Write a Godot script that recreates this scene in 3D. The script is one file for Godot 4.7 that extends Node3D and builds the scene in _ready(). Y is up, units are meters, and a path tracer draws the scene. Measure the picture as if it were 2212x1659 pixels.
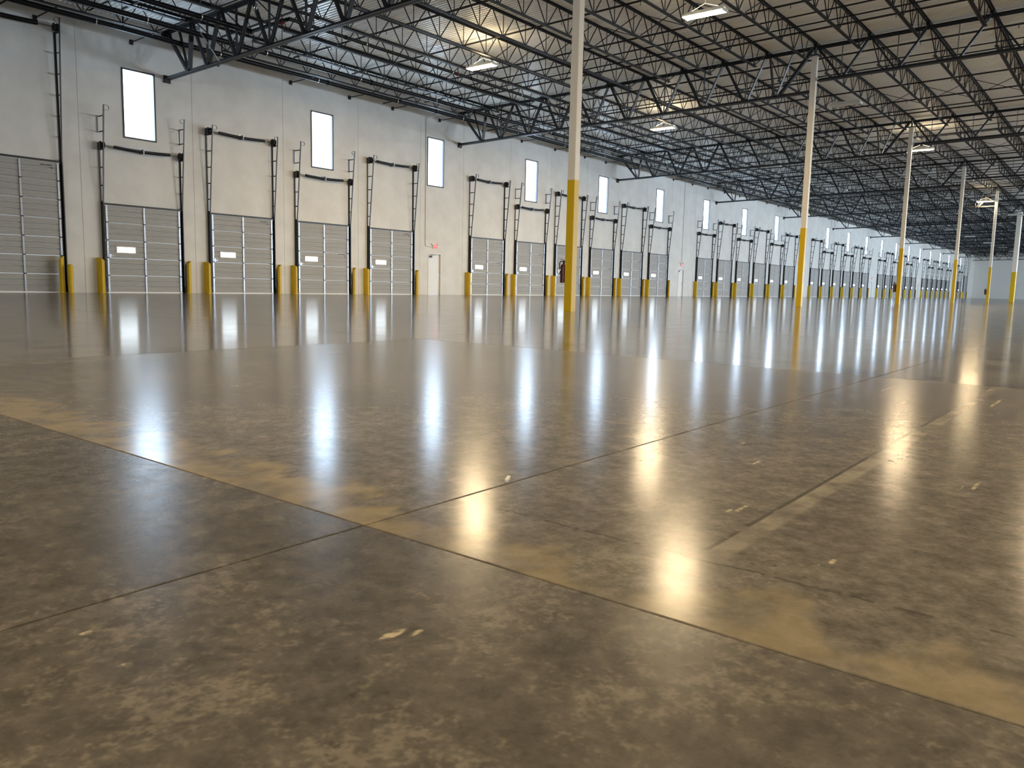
extends Node3D
# Empty dock warehouse: long white tilt-up wall of dock doors, polished concrete floor, black bar-joist roof.
# x runs along the dock wall away from the camera, z from the dock wall (z = 0) into the hall, y up.

const SLOPE := 0.02          # the roof rises away from the dock wall
const DECK := 9.46           # underside of the deck at z = 0
const BAY := 15.81
const X0 := 15.55            # first truss in view
const ZC := 18.05            # column row
const XMIN := -33.0
const XEND := 191.5
const ZEND := 63.8
const DW := 2.8              # dock door width
const DH := 3.05

var M := {}
var used := {}

# ------------------------------------------------------------------ names and tags
func numbered(called: String) -> String:
	var n: int = used.get(called, 0)
	used[called] = n + 1
	return called if n == 0 else "%s_%03d" % [called, n]

func tag(o: Node, label: String, category := "", group := "", kind := "") -> Node:
	if label: o.set_meta("label", label)
	if category: o.set_meta("category", category)
	if group: o.set_meta("group", group)
	if kind: o.set_meta("kind", kind)
	return o

func thing(called: String, label: String, category: String, at := Vector3.ZERO, group := "", kind := "") -> Node3D:
	var o := Node3D.new()
	o.name = numbered(called)
	add_child(o)
	o.position = at
	tag(o, label, category, group, kind)
	return o

func part(called: String, mesh: Mesh, m: Material, parent: Node, at := Vector3.ZERO, kind := "") -> MeshInstance3D:
	var o := MeshInstance3D.new()
	o.mesh = mesh
	o.material_override = m
	var n := 0
	var nm := called
	while parent.has_node(nm):
		n += 1
		nm = "%s_%03d" % [called, n]
	o.name = nm
	parent.add_child(o)
	o.position = at
	if kind: o.set_meta("kind", kind)
	return o

func copy(o: Node3D, called: String, label: String, at: Vector3) -> Node3D:
	var c: Node3D = o.duplicate()
	c.name = numbered(called)
	add_child(c)
	c.position = at
	c.set_meta("label", label)
	return c

const ORD := ["zeroth", "first", "second", "third", "fourth", "fifth", "sixth", "seventh", "eighth", "ninth", "tenth", "eleventh", "twelfth", "thirteenth", "fourteenth", "fifteenth", "sixteenth", "seventeenth", "eighteenth", "nineteenth"]
func nth(n: int) -> String:
	if n < 20: return ORD[n]
	var tens: String = ["", "", "twenty", "thirty", "forty", "fifty"][n / 10]
	return (["", "", "twentieth", "thirtieth", "fortieth", "fiftieth"][n / 10] as String) if n % 10 == 0 else tens + "-" + ORD[n % 10]

# ------------------------------------------------------------------ mesh helpers
func mb() -> SurfaceTool:
	var st := SurfaceTool.new()
	st.begin(Mesh.PRIMITIVE_TRIANGLES)
	return st

func vert(st: SurfaceTool, p: Vector3, n: Vector3, uv := Vector2.ZERO) -> void:
	st.set_normal(n)
	st.set_uv(uv)
	st.add_vertex(p)

func quad(st: SurfaceTool, a: Vector3, b: Vector3, c: Vector3, d: Vector3) -> void:
	var n := (b - a).cross(c - a).normalized()
	for p: Vector3 in [a, c, b, a, d, c]:
		vert(st, p, n)

func box(st: SurfaceTool, lo: Vector3, hi: Vector3) -> void:
	var x0 := lo.x; var y0 := lo.y; var z0 := lo.z
	var x1 := hi.x; var y1 := hi.y; var z1 := hi.z
	quad(st, Vector3(x0, y0, z1), Vector3(x1, y0, z1), Vector3(x1, y1, z1), Vector3(x0, y1, z1))
	quad(st, Vector3(x1, y0, z0), Vector3(x0, y0, z0), Vector3(x0, y1, z0), Vector3(x1, y1, z0))
	quad(st, Vector3(x1, y0, z1), Vector3(x1, y0, z0), Vector3(x1, y1, z0), Vector3(x1, y1, z1))
	quad(st, Vector3(x0, y0, z0), Vector3(x0, y0, z1), Vector3(x0, y1, z1), Vector3(x0, y1, z0))
	quad(st, Vector3(x0, y1, z1), Vector3(x1, y1, z1), Vector3(x1, y1, z0), Vector3(x0, y1, z0))
	quad(st, Vector3(x0, y0, z0), Vector3(x1, y0, z0), Vector3(x1, y0, z1), Vector3(x0, y0, z1))

# a box with its long edges chamfered (length along axis y)
func chamfered(st: SurfaceTool, lo: Vector3, hi: Vector3, ch: float) -> void:
	var ring := [Vector2(lo.x + ch, lo.z), Vector2(hi.x - ch, lo.z), Vector2(hi.x, lo.z + ch), Vector2(hi.x, hi.z - ch), Vector2(hi.x - ch, hi.z), Vector2(lo.x + ch, hi.z), Vector2(lo.x, hi.z - ch), Vector2(lo.x, lo.z + ch)]
	for i in 8:
		var a: Vector2 = ring[i]
		var b: Vector2 = ring[(i + 1) % 8]
		quad(st, Vector3(b.x, lo.y, b.y), Vector3(a.x, lo.y, a.y), Vector3(a.x, hi.y, a.y), Vector3(b.x, hi.y, b.y))
	var c := (lo + hi) / 2
	for i in 8:
		var a: Vector2 = ring[i]
		var b: Vector2 = ring[(i + 1) % 8]
		for p: Vector3 in [Vector3(a.x, hi.y, a.y), Vector3(c.x, hi.y, c.z), Vector3(b.x, hi.y, b.y)]:
			vert(st, p, Vector3.UP)
		for p: Vector3 in [Vector3(a.x, lo.y, a.y), Vector3(b.x, lo.y, b.y), Vector3(c.x, lo.y, c.z)]:
			vert(st, p, Vector3.DOWN)

# a rectangular bar from a to b, w wide across "side" and h tall
func bar(st: SurfaceTool, a: Vector3, b: Vector3, w: float, h: float, up := Vector3.UP) -> void:
	var d := (b - a).normalized()
	if absf(d.dot(up)) > 0.98: up = Vector3.RIGHT if absf(d.x) < 0.9 else Vector3.BACK
	var s := d.cross(up).normalized() * w / 2
	var u := s.cross(d).normalized() * h / 2
	quad(st, a - s - u, b - s - u, b - s + u, a - s + u)
	quad(st, b + s - u, a + s - u, a + s + u, b + s + u)
	quad(st, a - s + u, b - s + u, b + s + u, a + s + u)
	quad(st, a + s - u, b + s - u, b - s - u, a - s - u)
	quad(st, a - s - u, a - s + u, a + s + u, a + s - u)
	quad(st, b + s - u, b + s + u, b - s + u, b - s - u)

func tube(st: SurfaceTool, a: Vector3, b: Vector3, r: float, n := 8, caps := true) -> void:
	var d := (b - a).normalized()
	var s := d.cross(Vector3.UP if absf(d.y) < 0.9 else Vector3.RIGHT).normalized()
	var u := s.cross(d)
	for i in n:
		var t0 := TAU * i / n
		var t1 := TAU * (i + 1) / n
		var n0 := s * cos(t0) + u * sin(t0)
		var n1 := s * cos(t1) + u * sin(t1)
		for v in [[a, n0], [b, n1], [b, n0], [a, n0], [a, n1], [b, n1]]:
			vert(st, v[0] + v[1] * r, v[1])
		if caps:
			for v: Vector3 in [a, a + n1 * r, a + n0 * r]: vert(st, v, -d)
			for v: Vector3 in [b, b + n0 * r, b + n1 * r]: vert(st, v, d)

func polytube(st: SurfaceTool, pts: Array, r: float, n := 8) -> void:
	for i in pts.size() - 1:
		tube(st, pts[i], pts[i + 1], r, n)

# a profile of (radius, height) turned about the y axis
func lathe(st: SurfaceTool, prof: Array, n := 16) -> void:
	for k in prof.size() - 1:
		var p: Vector2 = prof[k]
		var q: Vector2 = prof[k + 1]
		var slope := Vector2(q.y - p.y, p.x - q.x).normalized()
		for i in n:
			var t0 := TAU * i / n
			var t1 := TAU * (i + 1) / n
			var d0 := Vector3(cos(t0), 0, sin(t0))
			var d1 := Vector3(cos(t1), 0, sin(t1))
			var n0 := d0 * slope.x + Vector3.UP * slope.y
			var n1 := d1 * slope.x + Vector3.UP * slope.y
			var a := d0 * p.x + Vector3.UP * p.y
			var b := d1 * p.x + Vector3.UP * p.y
			var c := d1 * q.x + Vector3.UP * q.y
			var d := d0 * q.x + Vector3.UP * q.y
			for v in [[a, n0], [b, n1], [c, n1], [a, n0], [c, n1], [d, n0]]:
				vert(st, v[0], v[1])

func done(st: SurfaceTool) -> ArrayMesh:
	return st.commit()

func box_mesh(lo: Vector3, hi: Vector3) -> ArrayMesh:
	var st := mb()
	box(st, lo, hi)
	return done(st)

func deck_y(z: float) -> float:
	return DECK + SLOPE * z

# ------------------------------------------------------------------ materials
func mat(c: Color, rough: float, metal := 0.0, spec := 0.5) -> StandardMaterial3D:
	var m := StandardMaterial3D.new()
	m.albedo_color = c
	m.roughness = rough
	m.metallic = metal
	m.metallic_specular = spec
	return m

func noise_tex(size: int, freq: float, octaves: int, stops: Array, seed_: int, gain := 0.55, normal := 0.0, warp := 0.0) -> NoiseTexture2D:
	var n := FastNoiseLite.new()
	n.seed = seed_
	n.noise_type = FastNoiseLite.TYPE_SIMPLEX_SMOOTH
	n.frequency = freq
	n.fractal_octaves = octaves
	n.fractal_gain = gain
	if warp > 0.0:
		n.domain_warp_enabled = true
		n.domain_warp_amplitude = warp
		n.domain_warp_frequency = freq * 1.5
	var t := NoiseTexture2D.new()
	t.width = size
	t.height = size
	t.seamless = true
	t.seamless_blend_skirt = 0.2
	t.noise = n
	if normal > 0.0:
		t.as_normal_map = true
		t.bump_strength = normal
	else:
		var g := Gradient.new()
		g.offsets = PackedFloat32Array(stops.map(func(s): return s[0]))
		g.colors = PackedColorArray(stops.map(func(s): return s[1]))
		t.color_ramp = g
	return t

func grey(v: float) -> Color:
	return Color(v, v, v)

func glow(c: Color, e: float) -> StandardMaterial3D:
	var m := mat(Color(0.9, 0.9, 0.9), 0.4)
	m.emission_enabled = true
	m.emission = c
	m.emission_energy_multiplier = e
	return m

func make_materials() -> void:
	M.wall = mat(Color(0.86, 0.855, 0.835), 0.62)
	M.wall.uv1_triplanar = true
	M.wall.uv1_world_triplanar = true
	M.wall.uv1_scale = Vector3.ONE * 0.23
	M.wall.albedo_texture = noise_tex(512, 0.006, 5, [[0.0, grey(0.93)], [1.0, grey(1.0)]], 3)
	M.sealant = mat(Color(0.62, 0.61, 0.58), 0.8)
	M.far_wall = mat(Color(0.84, 0.83, 0.80), 0.7)
	M.deck = mat(Color(0.95, 0.95, 0.94), 0.34)
	M.steel = mat(Color(0.115, 0.118, 0.128), 0.5, 0.0, 0.35)
	M.girder = mat(Color(0.135, 0.138, 0.148), 0.48, 0.0, 0.4)
	M.pipe = mat(Color(0.04, 0.043, 0.055), 0.40, 0.0, 0.3)
	M.bridging = mat(Color(0.085, 0.09, 0.105), 0.5)
	M.sprinkler = mat(Color(0.08, 0.07, 0.07), 0.45)
	M.red = mat(Color(0.52, 0.06, 0.04), 0.45)
	M.extinguisher = mat(Color(0.27, 0.02, 0.03), 0.35)
	M.black = mat(Color(0.03, 0.03, 0.032), 0.5)
	M.drum = mat(Color(0.09, 0.09, 0.10), 0.5, 0.3)
	M.spring = mat(Color(0.03, 0.03, 0.04), 0.4, 0.0, 0.35)
	M.track = mat(Color(0.30, 0.305, 0.31), 0.42, 0.75)
	M.galv = mat(Color(0.62, 0.64, 0.67), 0.40, 0.75)
	M.door = mat(Color(0.665, 0.66, 0.645), 0.5)
	M.door_rib = mat(Color(0.50, 0.49, 0.47), 0.6)
	M.mandoor = mat(Color(0.87, 0.87, 0.86), 0.45)
	M.frame = mat(Color(0.86, 0.84, 0.80), 0.5)
	M.white = mat(Color(0.9, 0.9, 0.88), 0.45)
	M.column = mat(Color(0.86, 0.84, 0.79), 0.5)
	M.yellow = mat(Color(0.80, 0.665, 0.045), 0.42, 0.0, 0.4)
	M.window_frame = mat(Color(0.16, 0.165, 0.18), 0.5)
	M.pane = glow(Color(0.82, 0.91, 1.0), 1.8)
	M.lite = glow(Color(0.90, 0.96, 1.0), 4.0)
	M.tube = glow(Color(1.0, 0.88, 0.68), 16.0)
	M.housing = mat(Color(0.85, 0.85, 0.82), 0.4)
	M.exit_face = glow(Color(1.0, 0.16, 0.18), 0.22)
	M.exit_face.albedo_color = Color(0.75, 0.12, 0.12)
	M.exit_letter = glow(Color(1.0, 0.05, 0.10), 0.8)
	M.sticker = mat(Color(0.10, 0.10, 0.16), 0.5)
	M.sticker_red = mat(Color(0.55, 0.10, 0.09), 0.5)
	M.conduit = mat(Color(0.78, 0.77, 0.73), 0.5)
	M.cable = mat(Color(0.75, 0.74, 0.70), 0.35, 0.5)
	make_floor_materials()

func make_floor_materials() -> void:
	# the hall's floor: broad trowel marks, 6.4 m repeat
	var f := mat(Color.WHITE, 0.150, 0.0, 0.25)
	f.albedo_texture = noise_tex(1024, 0.008, 6, [[0.0, Color(0.30, 0.285, 0.265)], [0.45, Color(0.40, 0.385, 0.365)], [1.0, Color(0.48, 0.465, 0.445)]], 11, 0.62)
	f.roughness_texture = noise_tex(1024, 0.012, 5, [[0.0, grey(0.68)], [0.5, grey(0.82)], [1.0, grey(1.0)]], 12, 0.6)
	f.normal_enabled = true
	f.normal_texture = noise_tex(1024, 0.010, 3, [], 13, 0.4, 1.0)
	f.normal_scale = 0.0025
	f.uv1_scale = Vector3(1 / 6.4, 1 / 6.4, 1)
	M.floor = f
	# the slabs underfoot: fine mottling, 1.3 m repeat, and a map of their own stains
	var n := mat(Color(0.82, 0.82, 0.82), 0.31, 0.0, 0.20)
	n.albedo_texture = noise_tex(1024, 0.012, 6, [[0.0, Color(0.29, 0.28, 0.262)], [0.5, Color(0.375, 0.363, 0.345)], [1.0, Color(0.46, 0.445, 0.42)]], 21, 0.72)
	n.roughness_texture = noise_tex(1024, 0.016, 5, [[0.0, grey(0.78)], [0.5, grey(0.88)], [1.0, grey(1.0)]], 22, 0.62)
	n.normal_enabled = false
	n.normal_texture = noise_tex(1024, 0.03, 5, [], 23, 0.6, 2.0)
	n.normal_scale = 0.002
	n.uv1_scale = Vector3(1 / 1.3, 1 / 1.3, 1)
	n.detail_enabled = true
	n.detail_uv_layer = BaseMaterial3D.DETAIL_UV_2
	n.detail_blend_mode = BaseMaterial3D.BLEND_MODE_MIX
	n.detail_albedo = ImageTexture.create_from_image(stain_map())
	M.near_floor = n
	var g := n.duplicate() as StandardMaterial3D
	g.roughness_texture = noise_tex(1024, 0.016, 5, [[0.0, grey(0.80)], [0.5, grey(0.89)], [1.0, grey(1.0)]], 24, 0.62)
	g.albedo_color = Color.WHITE
	g.roughness = 0.205
	g.metallic_specular = 0.175
	M.burnished_floor = g
	# the slabs between the two
	var b := f.duplicate() as StandardMaterial3D
	b.roughness_texture = noise_tex(1024, 0.012, 5, [[0.0, grey(0.74)], [0.5, grey(0.86)], [1.0, grey(1.0)]], 14, 0.6)
	b.metallic_specular = 0.24
	b.roughness = 0.154
	M.middle_floor = b

# stains of the near slabs over x 0.2..6.2, z 24.2..29.2 (6 m x 5 m)
const SX := 0.2
const SZ := 24.2
const SW := 6.0
const SH := 5.0
func stain_map() -> Image:
	var w := 1440
	var h := 1200
	var im := Image.create(w, h, false, Image.FORMAT_RGBA8)
	var big := FastNoiseLite.new(); big.seed = 5; big.frequency = 0.9; big.fractal_octaves = 4
	var mid := FastNoiseLite.new(); mid.seed = 6; mid.frequency = 5.0; mid.fractal_octaves = 4
	var fine := FastNoiseLite.new(); fine.seed = 7; fine.frequency = 26.0; fine.fractal_octaves = 2
	var dust := Color(0.55, 0.50, 0.385)
	var pale := Color(0.57, 0.545, 0.50)
	var dark := Color(0.21, 0.20, 0.18)
	var band := Color(0.60, 0.575, 0.52)
	for j in h:
		var z := SZ + SH * j / h
		for i in w:
			var x := SX + SW * i / w
			var b := big.get_noise_2d(x, z)
			var m := mid.get_noise_2d(x, z)
			var fi := fine.get_noise_2d(x, z)
			var grain := fine.get_noise_2d(x * 3.1 + 40.0, z * 3.1)
			var t := clampf(0.5 + 0.55 * b + 0.55 * m + 0.5 * fi + 0.5 * grain, 0.0, 1.0)
			var c := dark.lerp(pale, t)
			var a := 0.05 + 0.50 * absf(t - 0.5)
			# yellow dust left of the long construction joint, widest where it was ground
			var d := x - 1.235
			if d > 0.0 and d < 0.36:
				var edge := 0.06 + 0.24 * clampf(0.5 + 1.1 * mid.get_noise_2d(z * 0.6, 3.0) + (0.35 if z < 27.0 else -0.1), 0.0, 1.0)
				var k := clampf((edge - d) / 0.05, 0.0, 1.0) * clampf(0.62 + m * 0.9, 0.0, 0.85)
				if k > 0.0:
					c = c.lerp(dust, k / (k + a * 0.5)); a = maxf(a, k * (0.72 if z < 27.2 else 0.55))
			# the worn band along the joint that runs into the hall
			var e := absf(z - 27.895)
			if x > 1.56 and e < 0.05:
				var k2 := clampf((0.035 - e) / 0.012, 0.0, 1.0) * clampf(0.45 + m * 0.8, 0.1, 0.7)
				if k2 > 0.0: c = c.lerp(band, k2 / (k2 + a * 0.4)); a = maxf(a, k2 * 0.8)
				if absf(z - 27.862) < 0.005 and m > -0.25: c = dark; a = 0.55
			# the edge of the old patch
			if absf(x - 1.56 - 0.012 * m) < 0.006 and z > 27.3 and z < 28.5 and fine.get_noise_2d(z * 0.5, 1.0) > -0.1:
				c = dark; a = 0.6
			if absf(x - 5.9) < 0.06:
				var k3 := clampf(0.35 + m, 0.0, 0.6)
				c = c.lerp(pale, k3); a = maxf(a, k3)
			im.set_pixel(i, j, Color(c.r, c.g, c.b, a))
	# scuffs, chips and drips
	var marks := [[2.01, 27.79, 0.05, 0.008, 1], [1.97, 27.775, 0.02, 0.005, 1], [1.745, 28.107, 0.022, 0.006, 1], [1.70, 28.09, 0.008, 0.004, 1], [0.537, 27.433, 0.008, 0.008, 1], [0.544, 27.276, 0.009, 0.005, 1], [0.87, 27.655, 0.03, 0.010, 1], [0.90, 27.68, 0.018, 0.006, 1], [2.76, 28.23, 0.08, 0.006, 1], [2.70, 28.20, 0.03, 0.004, 1], [2.6, 27.6, 0.05, 0.008, 1], [2.9, 27.43, 0.03, 0.008, 1], [0.60, 27.84, 0.005, 0.004, 0], [0.72, 27.79, 0.022, 0.008, 0], [0.70, 27.755, 0.014, 0.006, 0], [1.58, 27.50, 0.004, 0.05, 0], [1.585, 27.43, 0.003, 0.02, 0], [1.63, 28.02, 0.007, 0.005, 0], [1.61, 27.98, 0.006, 0.005, 0], [1.60, 28.09, 0.008, 0.006, 0], [3.3, 28.32, 0.12, 0.007, 1], [4.6, 27.62, 0.20, 0.010, 1], [5.0, 28.0, 0.25, 0.010, 1], [5.3, 27.4, 0.3, 0.012, 1], [4.2, 28.4, 0.16, 0.010, 1]]
	for q in marks:
		var ci := int((q[0] - SX) / SW * w)
		var cj := int((q[1] - SZ) / SH * h)
		var ri := int(q[2] / SW * w) + 1
		var rj := int(q[3] / SH * h) + 1
		for j in range(maxi(cj - rj, 0), mini(cj + rj + 1, h)):
			for i in range(maxi(ci - ri, 0), mini(ci + ri + 1, w)):
				var rr := pow(float(i - ci) / ri, 2) + pow(float(j - cj) / rj, 2)
				var k := clampf((1.0 - rr) * 2.0, 0.0, 1.0) * clampf(0.8 + fine.get_noise_2d(i * 0.006, j * 0.006), 0.1, 0.95)
				if k > 0.05:
					var old := im.get_pixel(i, j)
					var to := Color(0.72, 0.68, 0.58) if q[4] == 1 else dark
					var res := old.lerp(to, k)
					res.a = maxf(old.a, k * 0.8)
					im.set_pixel(i, j, res)
	im.generate_mipmaps()
	return im

# ------------------------------------------------------------------ start
func _ready() -> void:
	# camera: phone held low, tipped down and slightly rolled
	var cam := Camera3D.new()
	cam.name = "camera"
	cam.fov = 51.696
	cam.near = 0.05
	cam.far = 500.0
	var fw := Vector3(0.77884458, -0.12384302, -0.61486911)
	var up := Vector3(0.0833854, 0.99205594, -0.09419067)
	cam.transform = Transform3D(Basis(fw.cross(up), up, -fw), Vector3(0, 0.5807, 28.5834))
	add_child(cam)
	cam.current = true
	# sky outside, and exposure
	var we := WorldEnvironment.new()
	we.name = "environment"
	var env := Environment.new()
	env.background_mode = Environment.BG_SKY
	var sky := Sky.new()
	var sm := ProceduralSkyMaterial.new()
	sm.sky_top_color = Color(0.55, 0.70, 0.90)
	sm.sky_horizon_color = Color(0.85, 0.90, 0.95)
	sm.ground_horizon_color = Color(0.6, 0.6, 0.58)
	sm.ground_bottom_color = Color(0.4, 0.4, 0.38)
	sky.sky_material = sm
	env.sky = sky
	env.tonemap_mode = Environment.TONE_MAPPER_LINEAR
	env.tonemap_exposure = 3.0
	env.sdfgi_enabled = true
	env.ssao_enabled = true
	env.ssil_enabled = true
	we.environment = env
	add_child(we)
	make_materials()
	build_floor()
	build_walls()
	build_roof()
	build_columns()
	build_doors()
	build_trusses()
	build_joists()
	build_bridging()
	build_pipes()
	build_lamps()
	build_small()

const WINDOW_POWER := 3.6
const DOOR_POWER := 135.0
const LAMP_POWER := 23.0
const BACK_POWER := 37.0
const BACK_DOORS := [24.0, 33.0, 42.0]
const UPLIGHT_POWER := 1.4
const DAYLIGHT := Color(0.76, 0.88, 1.0)
const WARM := Color(1.0, 0.885, 0.70)
const OVERCAST := Color(0.87, 0.935, 1.0)

# ------------------------------------------------------------------ floor
func slab(x0: float, x1: float, z0: float, z1: float) -> ArrayMesh:
	var st := mb()
	var y := 0.0
	var t := -0.15
	var ch := 0.0018
	var top := [Vector3(x0 + ch, y, z1 - ch), Vector3(x1 - ch, y, z1 - ch), Vector3(x1 - ch, y, z0 + ch), Vector3(x0 + ch, y, z0 + ch)]
	var rim := [Vector3(x0, y - ch, z1), Vector3(x1, y - ch, z1), Vector3(x1, y - ch, z0), Vector3(x0, y - ch, z0)]
	var low := [Vector3(x0, t, z1), Vector3(x1, t, z1), Vector3(x1, t, z0), Vector3(x0, t, z0)]
	var faces := [top]
	for i in 4:
		var k := (i + 1) % 4
		faces.append([rim[i], rim[k], top[k], top[i]])
		faces.append([low[i], low[k], rim[k], rim[i]])
	for f in faces:
		var n: Vector3 = (f[1] - f[0]).cross(f[2] - f[0]).normalized()
		for i in [0, 2, 1, 0, 3, 2]:
			var p: Vector3 = f[i]
			st.set_normal(n)
			st.set_uv(Vector2(p.x, p.z))
			st.set_uv2(Vector2((p.x - SX) / SW, (p.z - SZ) / SH))
			st.set_tangent(Plane(1, 0, 0, 1))
			st.add_vertex(p)
	return done(st)

func build_floor() -> void:
	var fl := thing("floor", "polished grey-brown concrete floor slabs with sawn joints and glossy reflections", "floor", Vector3.ZERO, "", "structure")
	var xs := [-8.14, -3.45, 1.235, 5.9, 10.57, 15.24, 19.91, 24.58, 29.25, 33.92]
	var zs := [-0.2, 4.5, 9.06, 13.6, 18.14, 22.66, 27.165, 31.7, 36.2]
	var g := 0.0027
	for i in xs.size() - 1:
		for j in zs.size() - 1:
			var close: bool = xs[i] > -4 and xs[i] < 5 and zs[j] > 22
			part("concrete_slab", slab(xs[i] + g, xs[i + 1] - g, zs[j] + g, zs[j + 1] - g), (M.near_floor if xs[i] < 1 else M.burnished_floor) if close else (M.middle_floor if xs[i] < 10 and zs[j] > 17 else M.floor), fl)
	part("concrete_slab", slab(XMIN - 0.2, xs[0] - g, -0.2, ZEND), M.floor, fl)
	part("concrete_slab", slab(xs[0] + g, xs[-1] - g, zs[-1] + g, ZEND), M.floor, fl)
	part("concrete_slab", slab(xs[-1] + g, XEND + 0.2, -0.2, ZEND), M.floor, fl)
	part("joint_filler", box_mesh(Vector3(XMIN, -0.19, -0.2), Vector3(XEND, -0.016, ZEND)), M.black, fl)

# ------------------------------------------------------------------ walls
var dock := []          # {x, w, h, low, stiles}
var mandoors := []      # left edges
var windows := []       # centres

func plan() -> void:
	var groups := [[13.10, 4, 4.02], [32.27, 6, 3.925], [59.81, 6, 3.965], [87.57, 6, 4.01], [115.2, 6, 3.98], [142.6, 6, 3.98], [170.4, 2, 3.98]]
	dock.append({"x": 8.06, "w": 3.66, "h": 4.27, "low": false, "tall": true})
	var n := 0
	for g in groups:
		for k in g[1]:
			n += 1
			var low: bool = n in [1, 3, 6, 8, 10, 11, 13, 15, 18, 20, 22, 23, 25, 27, 30, 32, 34, 36]
			dock.append({"x": g[0] + g[2] * k, "w": DW, "h": DH, "low": low, "tall": false})
			if low: windows.append(g[0] + g[2] * k + DW / 2)
	dock.append({"x": 180.2, "w": 3.66, "h": 4.27, "low": false, "tall": true})
	mandoors = [29.11, 56.72, 112.0, 139.6]
	windows.append(29.6)
	windows.append(140.1)
	windows.sort()

func wall_slab(x0: float, x1: float, holes: Array, top: float, thick: float) -> ArrayMesh:
	var xs := [x0, x1]
	var ys := [-0.15, top]
	for h in holes:
		for v in [h[0], h[1]]: if v > x0 and v < x1 and not v in xs: xs.append(v)
		for v in [h[2], h[3]]: if v > -0.15 and v < top and not v in ys: ys.append(v)
	xs.sort()
	ys.sort()
	var st := mb()
	for i in xs.size() - 1:
		var run := -1
		for j in ys.size():
			var solid := false
			if j < ys.size() - 1:
				solid = true
				var c := Vector2((xs[i] + xs[i + 1]) / 2, (ys[j] + ys[j + 1]) / 2)
				for h in holes:
					if c.x > h[0] and c.x < h[1] and c.y > h[2] and c.y < h[3]: solid = false
			if solid and run < 0: run = j
			if not solid and run >= 0:
				box(st, Vector3(xs[i], ys[run], -thick), Vector3(xs[i + 1], ys[j], 0))
				run = -1
	return done(st)

func build_walls() -> void:
	plan()
	var wl := thing("wall_left", "long white tilt-up concrete wall holding the row of dock doors", "wall", Vector3.ZERO, "", "structure")
	var holes := []
	for d in dock: holes.append([d.x + 0.03, d.x + d.w - 0.03, -0.2, d.h - 0.03])
	for m in mandoors: holes.append([m + 0.04, m + 0.94, -0.2, 2.06])
	for c in windows: holes.append([c - 0.60, c + 0.60, 5.41, 7.79])
	# panel joints midway between doors
	var cuts := [XMIN, -25.0, -17.0, -9.0, -1.0, 6.0]
	var centre := func(d): return d.x + d.w / 2
	for i in dock.size():
		var d = dock[i]
		if i == 0: cuts.append(12.41)
		else:
			var nx: float = dock[i + 1].x if i + 1 < dock.size() else XEND
			var gap: float = nx - d.x - d.w
			if gap < 2.0: cuts.append(d.x + d.w + gap / 2)
			else:
				cuts.append(d.x + d.w + 0.57)
				if nx < XEND: cuts.append(nx - 0.57)
	cuts.append(XEND)
	for i in cuts.size() - 1:
		var own := holes.filter(func(h): return h[1] > cuts[i] and h[0] < cuts[i + 1])
		part("wall_panel", wall_slab(cuts[i] + 0.006, cuts[i + 1] - 0.006, own, 9.44, 0.2), M.wall, wl)
		if i > 0: part("joint_sealant", box_mesh(Vector3(cuts[i] - 0.006, 0, -0.19), Vector3(cuts[i] + 0.006, 9.43, -0.008)), M.sealant, wl)
	# the other walls
	var far := thing("wall_far", "plain off-white end wall at the far end of the hall", "wall", Vector3.ZERO, "", "structure")
	for k in 8:
		var z0 := 0.0 + k * 7.97
		part("wall_panel", box_mesh(Vector3(XEND, -0.15, z0 + 0.006), Vector3(XEND + 0.2, deck_y(z0) + 0.1, z0 + 7.964)), M.far_wall, far)
	part("backing", box_mesh(Vector3(XEND + 0.2, -0.15, -0.2), Vector3(XEND + 0.3, 10.9, ZEND + 0.2)), M.sealant, far)
	var rt := thing("wall_right", "plain off-white wall across the hall, out of view behind the camera", "wall", Vector3.ZERO, "", "structure")
	part("wall_panel", wall_slab(XMIN - 0.2, XEND + 0.2, opposite_holes(), 10.9, 0.2), M.far_wall, rt).position = Vector3(0, 0, ZEND + 0.2)
	var bk := thing("wall_near", "plain off-white end wall behind the camera", "wall", Vector3.ZERO, "", "structure")
	var pn := part("wall_panel", wall_slab(-ZEND, 0.2, BACK_DOORS.map(func(z): return [-z - 1.83, -z + 1.83, -0.2, 4.27]), 10.9, 0.2), M.far_wall, bk)
	pn.rotation.y = PI / 2
	pn.position = Vector3(XMIN, 0, 0)
	build_windows()

func opposite() -> Array:
	var xs := []
	for k in 14: xs.append(54.0 + 9.9 * k)
	return xs

func opposite_holes() -> Array:
	return opposite().map(func(c): return [c - 1.83, c + 1.83, -0.2, 4.27])

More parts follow.
